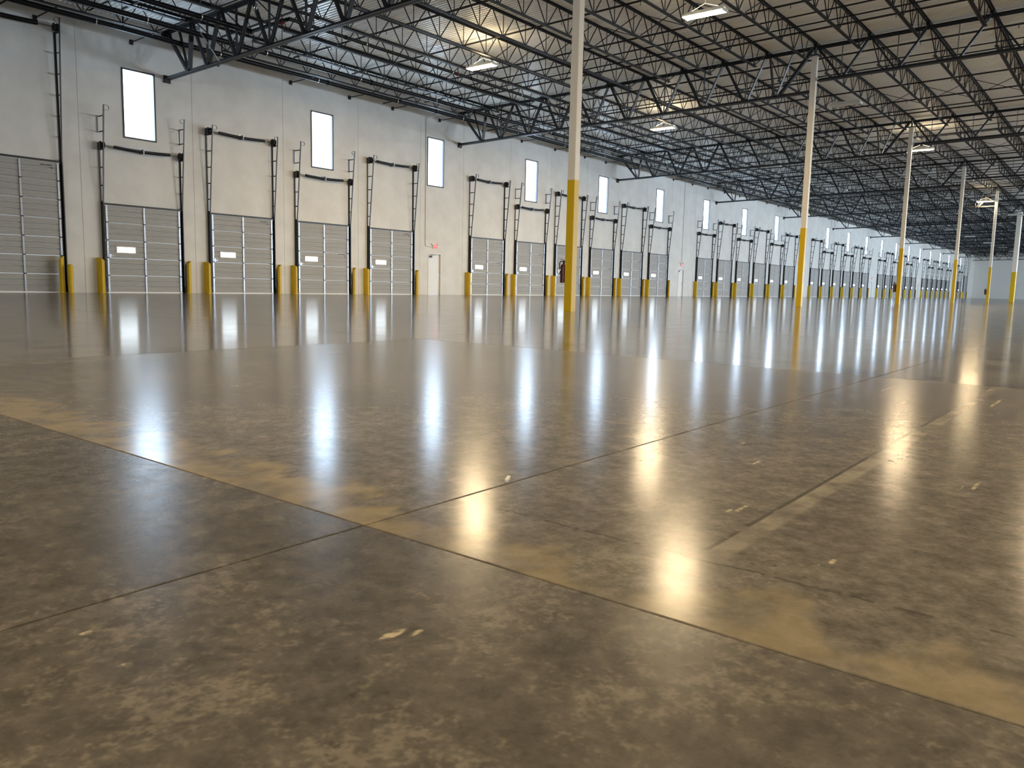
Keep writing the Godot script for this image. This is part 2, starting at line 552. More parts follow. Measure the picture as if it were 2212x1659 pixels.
func build_windows() -> void:
	var fr := mb()
	var t := 0.055
	for b in [[-0.60, -0.60 + t, -1.19, 1.19], [0.60 - t, 0.60, -1.19, 1.19], [-0.60 + t, 0.60 - t, 1.19 - t, 1.19], [-0.60 + t, 0.60 - t, -1.19, -1.19 + t]]:
		box(fr, Vector3(b[0], b[2], -0.14), Vector3(b[1], b[3], 0.02))
	var frame := done(fr)
	var pane := box_mesh(Vector3(-0.56, -1.15, -0.10), Vector3(0.56, 1.15, -0.08))
	for i in windows.size():
		var w := thing("window_%d" % (i + 1), "tall bright daylight window high in the dock wall, %s from the left" % nth(i + 1), "window", Vector3(windows[i], 6.60, 0), "", "structure")
		part("window_frame", frame, M.window_frame, w)
		part("window_pane", pane, M.pane, w)
		var l := AreaLight3D.new()
		l.name = "daylight"
		l.area_size = Vector2(1.1, 2.28)
		l.light_color = DAYLIGHT
		l.light_energy = WINDOW_POWER
		l.light_specular = 1.0
		l.shadow_enabled = true
		l.set("area_range", 200.0)
		w.add_child(l)
		l.position = Vector3(0, 0, -0.06)
		l.rotation = Vector3(0, PI, 0)
	# the dock doors across the hall are glazed and let the day in
	var all := opposite()
	var st := mb()
	for x: float in [-1.83, -0.64, 0.56, 1.75]: box(st, Vector3(x, 0, -0.12), Vector3(x + 0.08, 4.27, -0.04))
	for k in 8: box(st, Vector3(-1.83, minf(0.6 * k, 4.19), -0.115), Vector3(1.83, minf(0.6 * k, 4.19) + 0.08, -0.045))
	var rails := done(st)
	var big := box_mesh(Vector3(-1.83, 0, -0.11), Vector3(1.83, 4.27, -0.09))
	for i in all.size():
		var w := thing("door_%d" % (100 + i), "glazed daylit dock door in the opposite wall behind the camera, %s along" % nth(i + 1), "dock door", Vector3(all[i], 0, ZEND), "", "structure")
		w.rotation.y = PI
		part("rails", rails, M.window_frame, w)
		part("window_pane", big, M.pane, w)
		var l := AreaLight3D.new()
		l.name = "daylight"
		l.area_size = Vector2(3.6, 4.2)
		l.light_color = OVERCAST
		l.light_energy = DOOR_POWER
		l.shadow_enabled = true
		l.set("area_range", 250.0)
		w.add_child(l)
		l.position = Vector3(0, 2.13, -0.03)
		l.rotation = Vector3(0, PI, 0)
	for i in 3:
		var w := thing("door_%d" % (130 + i), "glazed daylit dock door in the end wall behind the camera, %s from the dock wall" % nth(i + 1), "dock door", Vector3(XMIN, 0, BACK_DOORS[i]), "", "structure")
		w.rotation.y = PI / 2
		part("rails", rails, M.window_frame, w)
		part("window_pane", big, M.pane, w)
		var l := AreaLight3D.new()
		l.name = "daylight"
		l.area_size = Vector2(3.6, 4.2)
		l.light_color = OVERCAST
		l.light_energy = BACK_POWER
		l.shadow_enabled = true
		l.set("area_range", 250.0)
		w.add_child(l)
		l.position = Vector3(0, 2.13, -0.03)
		l.rotation = Vector3(0, PI, 0)

# ------------------------------------------------------------------ roof
func build_roof() -> void:
	var cl := thing("ceiling", "corrugated grey metal roof deck seen from below", "ceiling", Vector3.ZERO, "", "structure")
	var st := mb()
	var x := XMIN - 0.2
	var p := 0.1524
	var za := -0.2
	var zb := ZEND + 0.2
	var pts := [Vector2(0, 0), Vector2(0.076, 0), Vector2(0.084, 0.044), Vector2(0.144, 0.044), Vector2(p, 0)]
	while x < XEND + 0.2:
		for k in 4:
			var a: Vector2 = pts[k]
			var b: Vector2 = pts[k + 1]
			quad(st, Vector3(x + a.x, deck_y(za) + a.y, za), Vector3(x + b.x, deck_y(za) + b.y, za), Vector3(x + b.x, deck_y(zb) + b.y, zb), Vector3(x + a.x, deck_y(zb) + a.y, zb))
		x += p
	part("roof_deck", done(st), M.deck, cl)
	var top := mb()
	var q := [Vector3(XMIN - 0.2, deck_y(za) + 0.05, za), Vector3(XEND + 0.2, deck_y(za) + 0.05, za), Vector3(XEND + 0.2, deck_y(zb) + 0.05, zb), Vector3(XMIN - 0.2, deck_y(zb) + 0.05, zb)]
	var u := Vector3(0, 0.12, 0)
	quad(top, q[0], q[1], q[2], q[3])
	quad(top, q[3] + u, q[2] + u, q[1] + u, q[0] + u)
	for i in 4:
		var k := (i + 1) % 4
		quad(top, q[k], q[i], q[i] + u, q[k] + u)
	part("roof_board", done(top), M.sealant, cl)

# ------------------------------------------------------------------ columns
func build_columns() -> void:
	var s := 0.1
	var names := ["nearest", "second nearest", "third nearest", "fourth nearest", "fifth nearest"]
	for i in 12:
		var wide := i == 5
		var hw := 0.38 if wide else s
		var x := X0 - 0.1 + BAY * i
		var ztop := 9.34 if not wide else 8.9
		var label := ""
		if wide: label = "broad white box column with a yellow painted foot at the right edge"
		elif i < 5: label = "square white steel column with a yellow painted foot, %s to the camera" % names[i]
		else: label = "square white steel column with a yellow painted foot, %s along the row from the camera" % nth(i + 1)
		var c := thing("column", label, "column", Vector3(x, 0, ZC), "columns in one row down the hall")
		var st := mb()
		chamfered(st, Vector3(-hw, 3.0, -s if not wide else -0.2), Vector3(hw, ztop, s if not wide else 0.2), 0.012)
		part("shaft", done(st), M.column, c)
		st = mb()
		chamfered(st, Vector3(-hw - 0.001, 0.0, -s - 0.001 if not wide else -0.201), Vector3(hw + 0.001, 3.0, s + 0.001 if not wide else 0.201), 0.012)
		part("painted_foot", done(st), M.yellow, c)
		if not wide:
			st = mb()
			box(st, Vector3(-0.19, ztop, -0.17), Vector3(0.19, ztop + 0.03, 0.17))
			box(st, Vector3(-0.14, ztop + 0.03, -0.012), Vector3(0.14, ztop + 0.27, 0.012))
			part("cap_plate", done(st), M.girder, c)
	# fire extinguishers hang on the dark side of three columns
	var where := ["nearest", "", "third", "", "fifth"]
	for i in [0, 2, 4]:
		var x: float = X0 - 0.1 + BAY * i - s
		var e := thing("fire_extinguisher", "dark red fire extinguisher hanging half hidden behind the %s yellow column" % where[i], "extinguisher", Vector3(x + s + 0.0, 0.66, ZC - s - 0.093), "fire extinguishers")
		e.rotation.y = -PI / 2
		var st := mb()
		lathe(st, [Vector2(0, 0), Vector2(0.078, 0), Vector2(0.085, 0.012), Vector2(0.085, 0.36), Vector2(0.07, 0.42), Vector2(0.03, 0.45), Vector2(0.022, 0.475), Vector2(0, 0.475)], 20)
		part("cylinder", done(st), M.extinguisher, e)
		st = mb()
		lathe(st, [Vector2(0, 0.47), Vector2(0.026, 0.47), Vector2(0.026, 0.51), Vector2(0, 0.51)], 12)
		bar(st, Vector3(0.02, 0.515, 0), Vector3(-0.10, 0.55, 0), 0.02, 0.008)
		bar(st, Vector3(0.02, 0.50, 0), Vector3(-0.09, 0.505, 0), 0.02, 0.008)
		part("valve_handle", done(st), M.black, e)
		st = mb()
		polytube(st, [Vector3(0, 0.49, 0.02), Vector3(-0.03, 0.50, 0.07), Vector3(-0.06, 0.46, 0.09), Vector3(-0.085, 0.36, 0.06), Vector3(-0.09, 0.2, 0.03)], 0.012, 6)
		part("hose", done(st), M.black, e)
		part("bracket", box_mesh(Vector3(0.08, 0.1, -0.03), Vector3(0.091, 0.5, 0.03)), M.black, e)

# ------------------------------------------------------------------ dock doors
# one ribbed door section of width w, its bottom at y = 0, front face about z = 0.07
func section_mesh(w: float, h: float) -> ArrayMesh:
	var st := mb()
	var g := 0.004
	var prof := [Vector2(g, 0.03), Vector2(0.026, 0.03), Vector2(0.028, 0.074), Vector2(0.034, 0.074)]
	var y := 0.03
	var third := (h - 0.06) / 3.0
	for k in 3:
		var y0 := y + third * k + 0.004
		# fine ribs across each band, then a deep groove
		for r in 4:
			var a := y0 + 0.008 + (third - 0.020) * r / 4.0
			prof.append(Vector2(a + 0.002, 0.072))
			prof.append(Vector2(a + 0.012, 0.060))
			prof.append(Vector2(a + 0.023, 0.072))
		prof.append(Vector2(y0 + third - 0.012, 0.072))
		if k < 2:
			prof.append(Vector2(y0 + third - 0.011, 0.034))
			prof.append(Vector2(y0 + third + 0.009, 0.034))
	prof.append(Vector2(h - 0.03, 0.076))
	prof.append(Vector2(h - 0.002, 0.076))
	prof.append(Vector2(h, 0.03))
	for k in prof.size() - 1:
		var a: Vector2 = prof[k]
		var b: Vector2 = prof[k + 1]
		quad(st, Vector3(0, a.x, a.y), Vector3(w, a.x, a.y), Vector3(w, b.x, b.y), Vector3(0, b.x, b.y))
	quad(st, Vector3(w, g, 0.02), Vector3(0, g, 0.02), Vector3(0, h, 0.02), Vector3(w, h, 0.02))
	quad(st, Vector3(0, g, 0.02), Vector3(0, g, 0.06), Vector3(0, h, 0.06), Vector3(0, h, 0.02))
	quad(st, Vector3(w, g, 0.06), Vector3(w, g, 0.02), Vector3(w, h, 0.02), Vector3(w, h, 0.06))
	quad(st, Vector3(0, h, 0.055), Vector3(w, h, 0.055), Vector3(w, h, 0.02), Vector3(0, h, 0.02))
	quad(st, Vector3(0, g, 0.02), Vector3(w, g, 0.02), Vector3(w, g, 0.055), Vector3(0, g, 0.055))
	return done(st)

# a galvanised stile as tall as a section, rounded at its ends like the hinge cut-outs
func stile_mesh(w: float, h: float) -> ArrayMesh:
	var st := mb()
	var d := 0.022
	var ring := [Vector2(-w / 2, 0.035), Vector2(-w / 4, 0.014), Vector2(w / 4, 0.014), Vector2(w / 2, 0.035), Vector2(w / 2, h - 0.035), Vector2(w / 4, h - 0.014), Vector2(-w / 4, h - 0.014), Vector2(-w / 2, h - 0.035)]
	var c := Vector3(0, h / 2, 0.078 + d)
	for i in 8:
		var a: Vector2 = ring[i]
		var b: Vector2 = ring[(i + 1) % 8]
		var a3 := Vector3(a.x * 0.8, a.y, 0.078 + d)
		var b3 := Vector3(b.x * 0.8, b.y, 0.078 + d)
		for p: Vector3 in [c, b3, a3]: vert(st, p, Vector3(0, 0, 1))
		quad(st, Vector3(a.x, a.y, 0.070), Vector3(b.x, b.y, 0.070), b3, a3)
	return done(st)

func hinge_mesh() -> ArrayMesh:
	var st := mb()
	box(st, Vector3(-0.035, -0.03, 0.07), Vector3(0.035, 0.03, 0.088))
	tube(st, Vector3(-0.04, 0, 0.095), Vector3(0.04, 0, 0.095), 0.012, 6)
	return done(st)

func make_door(d: Dictionary) -> Node3D:
	var o := Node3D.new()
	var w: float = d.w
	var n := 7 if d.tall else 5
	var h := (d.h as float) / n
	var sec := section_mesh(w - 0.02, h)
	var sm := stile_mesh(0.072, h)
	var em := stile_mesh(0.078, h)
	var hm := hinge_mesh()
	var mids := [w / 3, w * 2 / 3] if d.tall else [w / 2]
	for k in n:
		var s := part("section", sec, M.door, o, Vector3(0.01, h * k + 0.02 if k == 0 else h * k, 0))
		if k == 0: s.scale = Vector3(1, (h - 0.02) / h, 1)
		for x in mids: part("stile", sm, M.galv, s, Vector3(x - 0.01, 0, 0))
		for x in [0.06, w - 0.08]: part("end_stile", em, M.galv, s, Vector3(x, 0, 0))
		if k > 0:
			for x in mids + [0.07, w - 0.07]: part("hinge", hm, M.drum, s, Vector3(x - 0.01, 0, 0))
	part("bottom_seal", box_mesh(Vector3(0.01, 0.002, 0.02), Vector3(w - 0.01, 0.035, 0.095)), M.white, o)
	var hd := mb()
	box(hd, Vector3(-0.03, d.h - 0.012, 0.0), Vector3(w + 0.03, d.h + 0.045, 0.125))
	part("header_seal", done(hd), M.black, o)
	part("top_rail", box_mesh(Vector3(0.0, d.h - 0.060, 0.07), Vector3(w, d.h - 0.020, 0.088)), M.door, o)
	var lk := mb()
	box(lk, Vector3(0.03, 1.27, 0.08), Vector3(0.26, 1.30, 0.11))
	box(lk, Vector3(0.09, 1.22, 0.085), Vector3(0.17, 1.35, 0.12))
	part("slide_lock", done(lk), M.galv, o)
	if not d.tall:
		var fr := mb()
		var a := Vector2(0.40, 1.425)
		var b := Vector2(1.03, 1.60)
		box(fr, Vector3(a.x - 0.03, a.y - 0.03, 0.05), Vector3(a.x, b.y + 0.03, 0.086))
		box(fr, Vector3(b.x, a.y - 0.03, 0.05), Vector3(b.x + 0.03, b.y + 0.03, 0.086))
		box(fr, Vector3(a.x, b.y, 0.05), Vector3(b.x, b.y + 0.03, 0.086))
		box(fr, Vector3(a.x, a.y - 0.03, 0.05), Vector3(b.x, a.y, 0.086))
		part("window_lite_frame", done(fr), M.white, o)
		var rm := mb()
		var r := 0.07
		box(rm, Vector3(a.x, a.y, 0.06), Vector3(b.x, b.y, 0.082))
		part("window_lite", done(rm), M.lite, o)
	var y: float = d.h - 0.12 if d.get("tag", 0) == 0 else (h * 3 - 0.03 if d.get("tag", 0) == 1 else h * 4 - 0.03)
	if d.get("tag", 0) >= 0:
		var tg := mb()
		box(tg, Vector3(w - 0.60, y - 0.025, 0.068), Vector3(w - 0.47, y, 0.081))
		box(tg, Vector3(w - 0.44, y - 0.025, 0.068), Vector3(w - 0.24, y, 0.081))
		part("label_strip", done(tg), M.sticker, o)
		part("label_dot", box_mesh(Vector3(w - 0.27, y - 0.11, 0.068), Vector3(w - 0.22, y - 0.07, 0.081)), M.sticker_red, o)
	return o

# vertical-lift tracks, torsion spring and drums above a door
func make_lift(d: Dictionary) -> Node3D:
	var o := Node3D.new()
	var w: float = d.w
	var top: float = 6.33 if not d.tall else 8.78
	var yd: float = (5.02 if d.low else 6.13) if not d.tall else 8.53
	var ztop := 0.44
	for s in [0, 1]:
		var x: float = -0.045 if s == 0 else w + 0.045
		var inn: float = 1.0 if s == 0 else -1.0
		var at := func(y: float) -> float: return 0.14 + (ztop - 0.14) * clampf((y - d.h) / (top - d.h), 0.0, 1.0)
		# jamb angle, floor to door head
		var st := mb()
		box(st, Vector3(x - 0.035, 0, 0.0), Vector3(x + 0.035, d.h + 0.1, 0.006))
		box(st, Vector3(x - 0.03 * inn - 0.004, 0, 0.0), Vector3(x - 0.03 * inn + 0.004, d.h + 0.1, 0.13))
		part("jamb_angle", done(st), M.black, o)
		# the track: straight beside the door, leaning out from the wall above it
		st = mb()
		bar(st, Vector3(x, 0.25, 0.14), Vector3(x, d.h, 0.14), 0.012, 0.05, Vector3.BACK)
		bar(st, Vector3(x, d.h, 0.14), Vector3(x, top, ztop), 0.03, 0.05, Vector3.BACK)
		part("track", done(st), M.track, o)
		# bumper hook at the top
		st = mb()
		var hook := []
		for k in 7:
			var t := -PI / 2 + PI * k / 6.0
			hook.append(Vector3(x + inn * (0.10 + 0.07 * cos(t)), top - 0.09 + 0.08 * sin(t), ztop + 0.01))
		hook.push_front(Vector3(x, top - 0.17, ztop + 0.01))
		hook.append(Vector3(x, top - 0.01, ztop + 0.01))
		for k in hook.size() - 1: bar(st, hook[k], hook[k + 1], 0.006, 0.035, Vector3.BACK)
		part("bumper_hook", done(st), M.track, o)
		# wall angle and the rungs that hold the track
		var wa: float = minf(yd - 0.12, top)
		st = mb()
		box(st, Vector3(x - 0.03, d.h + 0.1, 0.0), Vector3(x + 0.03, wa, 0.006))
		box(st, Vector3(x - 0.03 * inn - 0.003, d.h + 0.1, 0.0), Vector3(x - 0.03 * inn + 0.003, wa, 0.055))
		part("wall_angle", done(st), M.track, o)
		var y := wa - 0.02
		while y > d.h + 0.3:
			st = mb()
			bar(st, Vector3(x, y, 0.02), Vector3(x, y, at.call(y)), 0.006, 0.04)
			part("rung", done(st), M.track, o)
			y -= 0.60 if not d.tall else 0.66
		if d.low:
			st = mb()
			box(st, Vector3(x - 0.03, 5.44, 0.0), Vector3(x + 0.03, 6.02, 0.006))
			box(st, Vector3(x - 0.03 * inn - 0.003, 5.44, 0.0), Vector3(x - 0.03 * inn + 0.003, 6.02, 0.05))
			part("wall_angle", done(st), M.galv, o)
			for yy in [5.47, 5.98]:
				st = mb()
				bar(st, Vector3(x, yy, 0.02), Vector3(x, yy, at.call(yy)), 0.006, 0.04)
				part("rung", done(st), M.track, o)
		# cable drum and its bearing plate
		st = mb()
		var xd: float = x + inn * 0.02
		tube(st, Vector3(xd - 0.055, yd, 0.16), Vector3(xd - 0.045, yd, 0.16), 0.135, 16)
		tube(st, Vector3(xd - 0.045, yd, 0.16), Vector3(xd + 0.045, yd, 0.16), 0.10, 16)
		tube(st, Vector3(xd + 0.045, yd, 0.16), Vector3(xd + 0.055, yd, 0.16), 0.135, 16)
		part("cable_drum", done(st), M.drum, o)
		st = mb()
		box(st, Vector3(xd - 0.08 * inn - 0.005, yd - 0.16, 0.0), Vector3(xd - 0.08 * inn + 0.005, yd + 0.10, 0.22))
		part("bearing_plate", done(st), M.track, o)
	var st2 := mb()
	tube(st2, Vector3(-0.10, yd, 0.16), Vector3(w + 0.10, yd, 0.16), 0.0135, 8)
	part("torsion_shaft", done(st2), M.track, o)
	var a := w * 0.14
	var b := w * 0.86
	var mid := w / 2
	for e in [[a, mid - 0.05], [mid + 0.05, b]]:
		st2 = mb()
		var n := 8
		for k in n:
			var u0: float = lerpf(e[0], e[1], float(k) / n)
			var u1: float = lerpf(e[0], e[1], float(k + 1) / n)
			var s0 := yd - 0.035 * sin(PI * (u0 - a) / (b - a))
			var s1 := yd - 0.035 * sin(PI * (u1 - a) / (b - a))
			tube(st2, Vector3(u0, s0, 0.16), Vector3(u1, s1, 0.16), 0.055 if not d.tall else 0.075, 10)
		part("torsion_spring", done(st2), M.spring, o)
	st2 = mb()
	box(st2, Vector3(mid - 0.05, yd - 0.10, 0.0), Vector3(mid + 0.05, yd + 0.10, 0.008))
	box(st2, Vector3(mid - 0.012, yd - 0.11, 0.0), Vector3(mid + 0.012, yd + 0.06, 0.24))
	part("centre_bracket", done(st2), M.galv, o)
	return o

# a steel guard that stands over the foot of a track, cut slanting at the top; inn = +1 when the door is on its right
func make_guard(inn: float) -> Node3D:
	var o := Node3D.new()
	var st := mb()
	var w := 0.17
	var d := 0.26
	var h0 := 1.08
	var h1 := 1.21
	# outline in plan: a channel with two folded corners; the slant runs down towards the door
	var xo := -inn * w / 2
	var xi := inn * w / 2
	var p := [Vector3(xo, h1, 0.0), Vector3(xo, h1, d * 0.72), Vector3(xo * 0.45, h1 - 0.02, d), Vector3(xi * 0.5, h0 + 0.05, d), Vector3(xi, h0, d * 0.78)]
	var t := 0.008
	for k in 4:
		var a: Vector3 = p[k]
		var b: Vector3 = p[k + 1]
		var along := (b - a)
		along.y = 0
		var nrm := along.cross(Vector3.UP).normalized() * (-inn) * t
		var a0 := Vector3(a.x, 0, a.z)
		var b0 := Vector3(b.x, 0, b.z)
		var f := [a0, b0, b, a]
		var g := [a0 - nrm, b0 - nrm, b - nrm, a - nrm]
		if inn > 0: 
			quad(st, f[0], f[1], f[2], f[3]); quad(st, g[1], g[0], g[3], g[2])
			quad(st, f[3], f[2], g[2], g[3])
		else:
			quad(st, f[1], f[0], f[3], f[2]); quad(st, g[0], g[1], g[2], g[3])
			quad(st, f[2], f[3], g[3], g[2])
	part("guard_channel", done(st), M.yellow, o)
	var bp := mb()
	box(bp, Vector3(-w / 2 - 0.02, 0, 0.0), Vector3(w / 2 + 0.02, 0.012, d + 0.03))
	part("foot_plate", done(bp), M.yellow, o)
	return o

func build_doors() -> void:
	var proto := {}
	for k in [[0, -1], [1, 0], [2, 1], [3, 2]]: pass
	for i in dock.size():
		var d = dock[i]
		var pos := ""
		if i == 0: pos = "tall ribbed drive-in door cut off by the left edge"
		elif i == dock.size() - 1: pos = "tall ribbed drive-in door beside the far corner"
		else: pos = "ribbed grey dock door with a small bright lite, %s from the left" % nth(i)
		d.tag = 0 if (i in [0, 2, 4, 10, 12, 17, 19]) else (-1 if i == 1 else (2 if i % 3 == 0 and i != 3 else 1))
		if d.tall: d.tag = 0
		var key := "%s%d" % ["t" if d.tall else "d", d.tag]
		if not proto.has(key): proto[key] = make_door(d)
		var c: Node3D = proto[key].duplicate()
		c.name = "door_%d" % (i + 1)
		add_child(c)
		c.position = Vector3(d.x, 0, 0)
		tag(c, pos, "dock door", "", "structure")
	for i in dock.size():
		var d = dock[i]
		var key := "lift_t" if d.tall else ("lift_l" if d.low else "lift_h")
		if not proto.has(key): proto[key] = make_lift(d)
		var c: Node3D = proto[key].duplicate()
		c.name = numbered("door_lift_gear")
		add_child(c)
		c.position = Vector3(d.x, 0, 0.0015)
		var lab := ""
		if d.tall: lab = "black spring and tall tracks above the %s drive-in door" % ("left" if i == 0 else "far corner")
		elif d.low: lab = "tracks and low torsion spring under a window above %s dock door from the left" % nth(i)
		else: lab = "tracks with torsion spring at their top above %s dock door from the left" % nth(i)
		tag(c, lab, "door track", "lift gear above the dock doors")
	var gl := make_guard(1.0)
	var gr := make_guard(-1.0)
	for i in dock.size():
		var d = dock[i]
		for s in [0, 1]:
			if i == 0 and s == 0: continue
			var c: Node3D = (gl if s == 0 else gr).duplicate()
			c.name = numbered("track_guard")
			add_child(c)
			c.position = Vector3(d.x - 0.205 if s == 0 else d.x + d.w + 0.205, 0, 0.0015)
			if i == 0: c.position = Vector3(11.50, 0, 0.19)
			var which := "%s dock door from the left" % nth(i)
			if i == 0: which = "tall drive-in door at the left edge"
			elif d.tall: which = "tall drive-in door by the far corner"
			tag(c, "yellow steel track guard, %s foot of %s" % ["left" if s == 0 else "right", which], "guard post", "yellow track guards beside the dock doors")
	var b := thing("bollard", "round yellow steel bollard just right of the tall left drive-in door", "bollard", Vector3(11.69, 0, 0.58))
	var st := mb()
	lathe(st, [Vector2(0, 0), Vector2(0.085, 0), Vector2(0.085, 0.86), Vector2(0.078, 0.90), Vector2(0.055, 0.93), Vector2(0.02, 0.945), Vector2(0, 0.947)], 24)
	part("post", done(st), M.yellow, b)
	for k in proto: proto[k].free()
	gl.free()
	gr.free()
	# personnel doors with exit signs
	for i in mandoors.size():
		var x: float = mandoors[i]
		var o := thing("door_%d" % (dock.size() + 1 + i), "narrow white personnel door in the dock wall, %s from the left" % nth(i + 1), "door", Vector3(x, 0, 0), "", "structure")
		st = mb()
		box(st, Vector3(0.0, 0, -0.16), Vector3(0.055, 2.10, 0.014))
		box(st, Vector3(0.925, 0, -0.16), Vector3(0.98, 2.10, 0.014))
		box(st, Vector3(0.055, 2.045, -0.16), Vector3(0.925, 2.10, 0.014))
		part("door_frame", done(st), M.frame, o)
		var leaf := part("door_leaf", box_mesh(Vector3(0.06, 0.01, -0.11), Vector3(0.92, 2.04, -0.065)), M.mandoor, o)
		st = mb()
		tube(st, Vector3(0.85, 1.0, -0.065), Vector3(0.85, 1.0, -0.01), 0.012, 8)
		bar(st, Vector3(0.855, 1.0, -0.012), Vector3(0.74, 1.0, -0.012), 0.016, 0.02)
		box(st, Vector3(0.82, 0.95, -0.066), Vector3(0.88, 1.05, -0.06))
		part("lever_handle", done(st), M.galv, leaf)
		st = mb()
		box(st, Vector3(0.09, 1.88, -0.066), Vector3(0.34, 1.96, -0.02))
		bar(st, Vector3(0.22, 1.97, -0.03), Vector3(0.52, 2.035, 0.03), 0.03, 0.012)
		part("door_closer", done(st), M.drum, leaf)
		var e := thing("exit_sign", "small red glowing exit sign above the %s white personnel door" % nth(i + 1), "exit sign", Vector3(x + 0.48, 2.44, 0.0015), "exit signs")
		st = mb()
		box(st, Vector3(-0.16, -0.10, 0.0), Vector3(0.16, 0.10, 0.055))
		part("sign_box", done(st), M.white, e)
		part("sign_face", box_mesh(Vector3(-0.145, -0.088, 0.055), Vector3(0.145, 0.088, 0.059)), M.exit_face, e)
		var tm := TextMesh.new()
		tm.text = "EXIT"
		tm.font_size = 24
		tm.pixel_size = 0.0050
		tm.depth = 0.004
		var sf := SystemFont.new()
		sf.font_names = PackedStringArray(["Droid Sans"])
		sf.font_weight = 700
		tm.font = sf
		part("lettering", tm, M.exit_letter, e, Vector3(0, 0, 0.062))
		for s in [-1.0, 1.0]:
			st = mb()
			tube(st, Vector3(s * 0.16, 0.07, 0.03), Vector3(s * 0.19, 0.10, 0.03), 0.010, 6)
			tube(st, Vector3(s * 0.20, 0.115, 0.0), Vector3(s * 0.205, 0.11, 0.075), 0.045, 12)
			part("emergency_lamp", done(st), M.frame, e)
		var li := OmniLight3D.new()
		li.name = "exit_glow"
		li.light_color = Color(1.0, 0.15, 0.15)
		li.light_energy = 0.004
		li.omni_range = 6.0
		li.omni_attenuation = 2.0
		li.light_size = 0.1
		li.shadow_enabled = true
		e.add_child(li)
		li.position = Vector3(0, 0, 0.12)
		if i < 2:
			var c := thing("conduit", "thin painted conduit from the roof down to the %s exit sign" % nth(i + 1), "conduit", Vector3(x, 0, 0), "exit sign conduits")
			st = mb()
			var pts := []
			if i == 0:
				pts = [Vector3(0.30, 2.42, 0.02), Vector3(-0.10, 2.42, 0.02), Vector3(-0.18, 2.45, 0.02), Vector3(-0.21, 2.53, 0.02), Vector3(-0.22, 8.6, 0.02), Vector3(-0.20, 8.67, 0.05), Vector3(-0.19, 8.70, 0.12), Vector3(-0.16, 8.72, 1.15)]
			else:
				pts = [Vector3(0.48, 2.54, 0.02), Vector3(0.48, 9.2, 0.02)]
			polytube(st, pts, 0.014, 8)
			part("conduit_run", done(st), M.conduit, c)

# ------------------------------------------------------------------ roof steel
func angle_pair(st: SurfaceTool, a: Vector3, b: Vector3, leg: float, gap: float, t: float, turned: float) -> void:
	# two angles back to back: flat legs out, upright legs together; turned = +1 uprights up, -1 down
	var d := (b - a).normalized()
	var s := d.cross(Vector3.UP).normalized()
	var u := s.cross(d).normalized() * turned
	for q: float in [-1.0, 1.0]:
		var off := s * q * (gap / 2 + leg / 2)
		bar(st, a + off, b + off, leg, t)
		var up := s * q * (gap / 2 + t / 2) + u * leg / 2
		bar(st, a + up, b + up, t, leg)

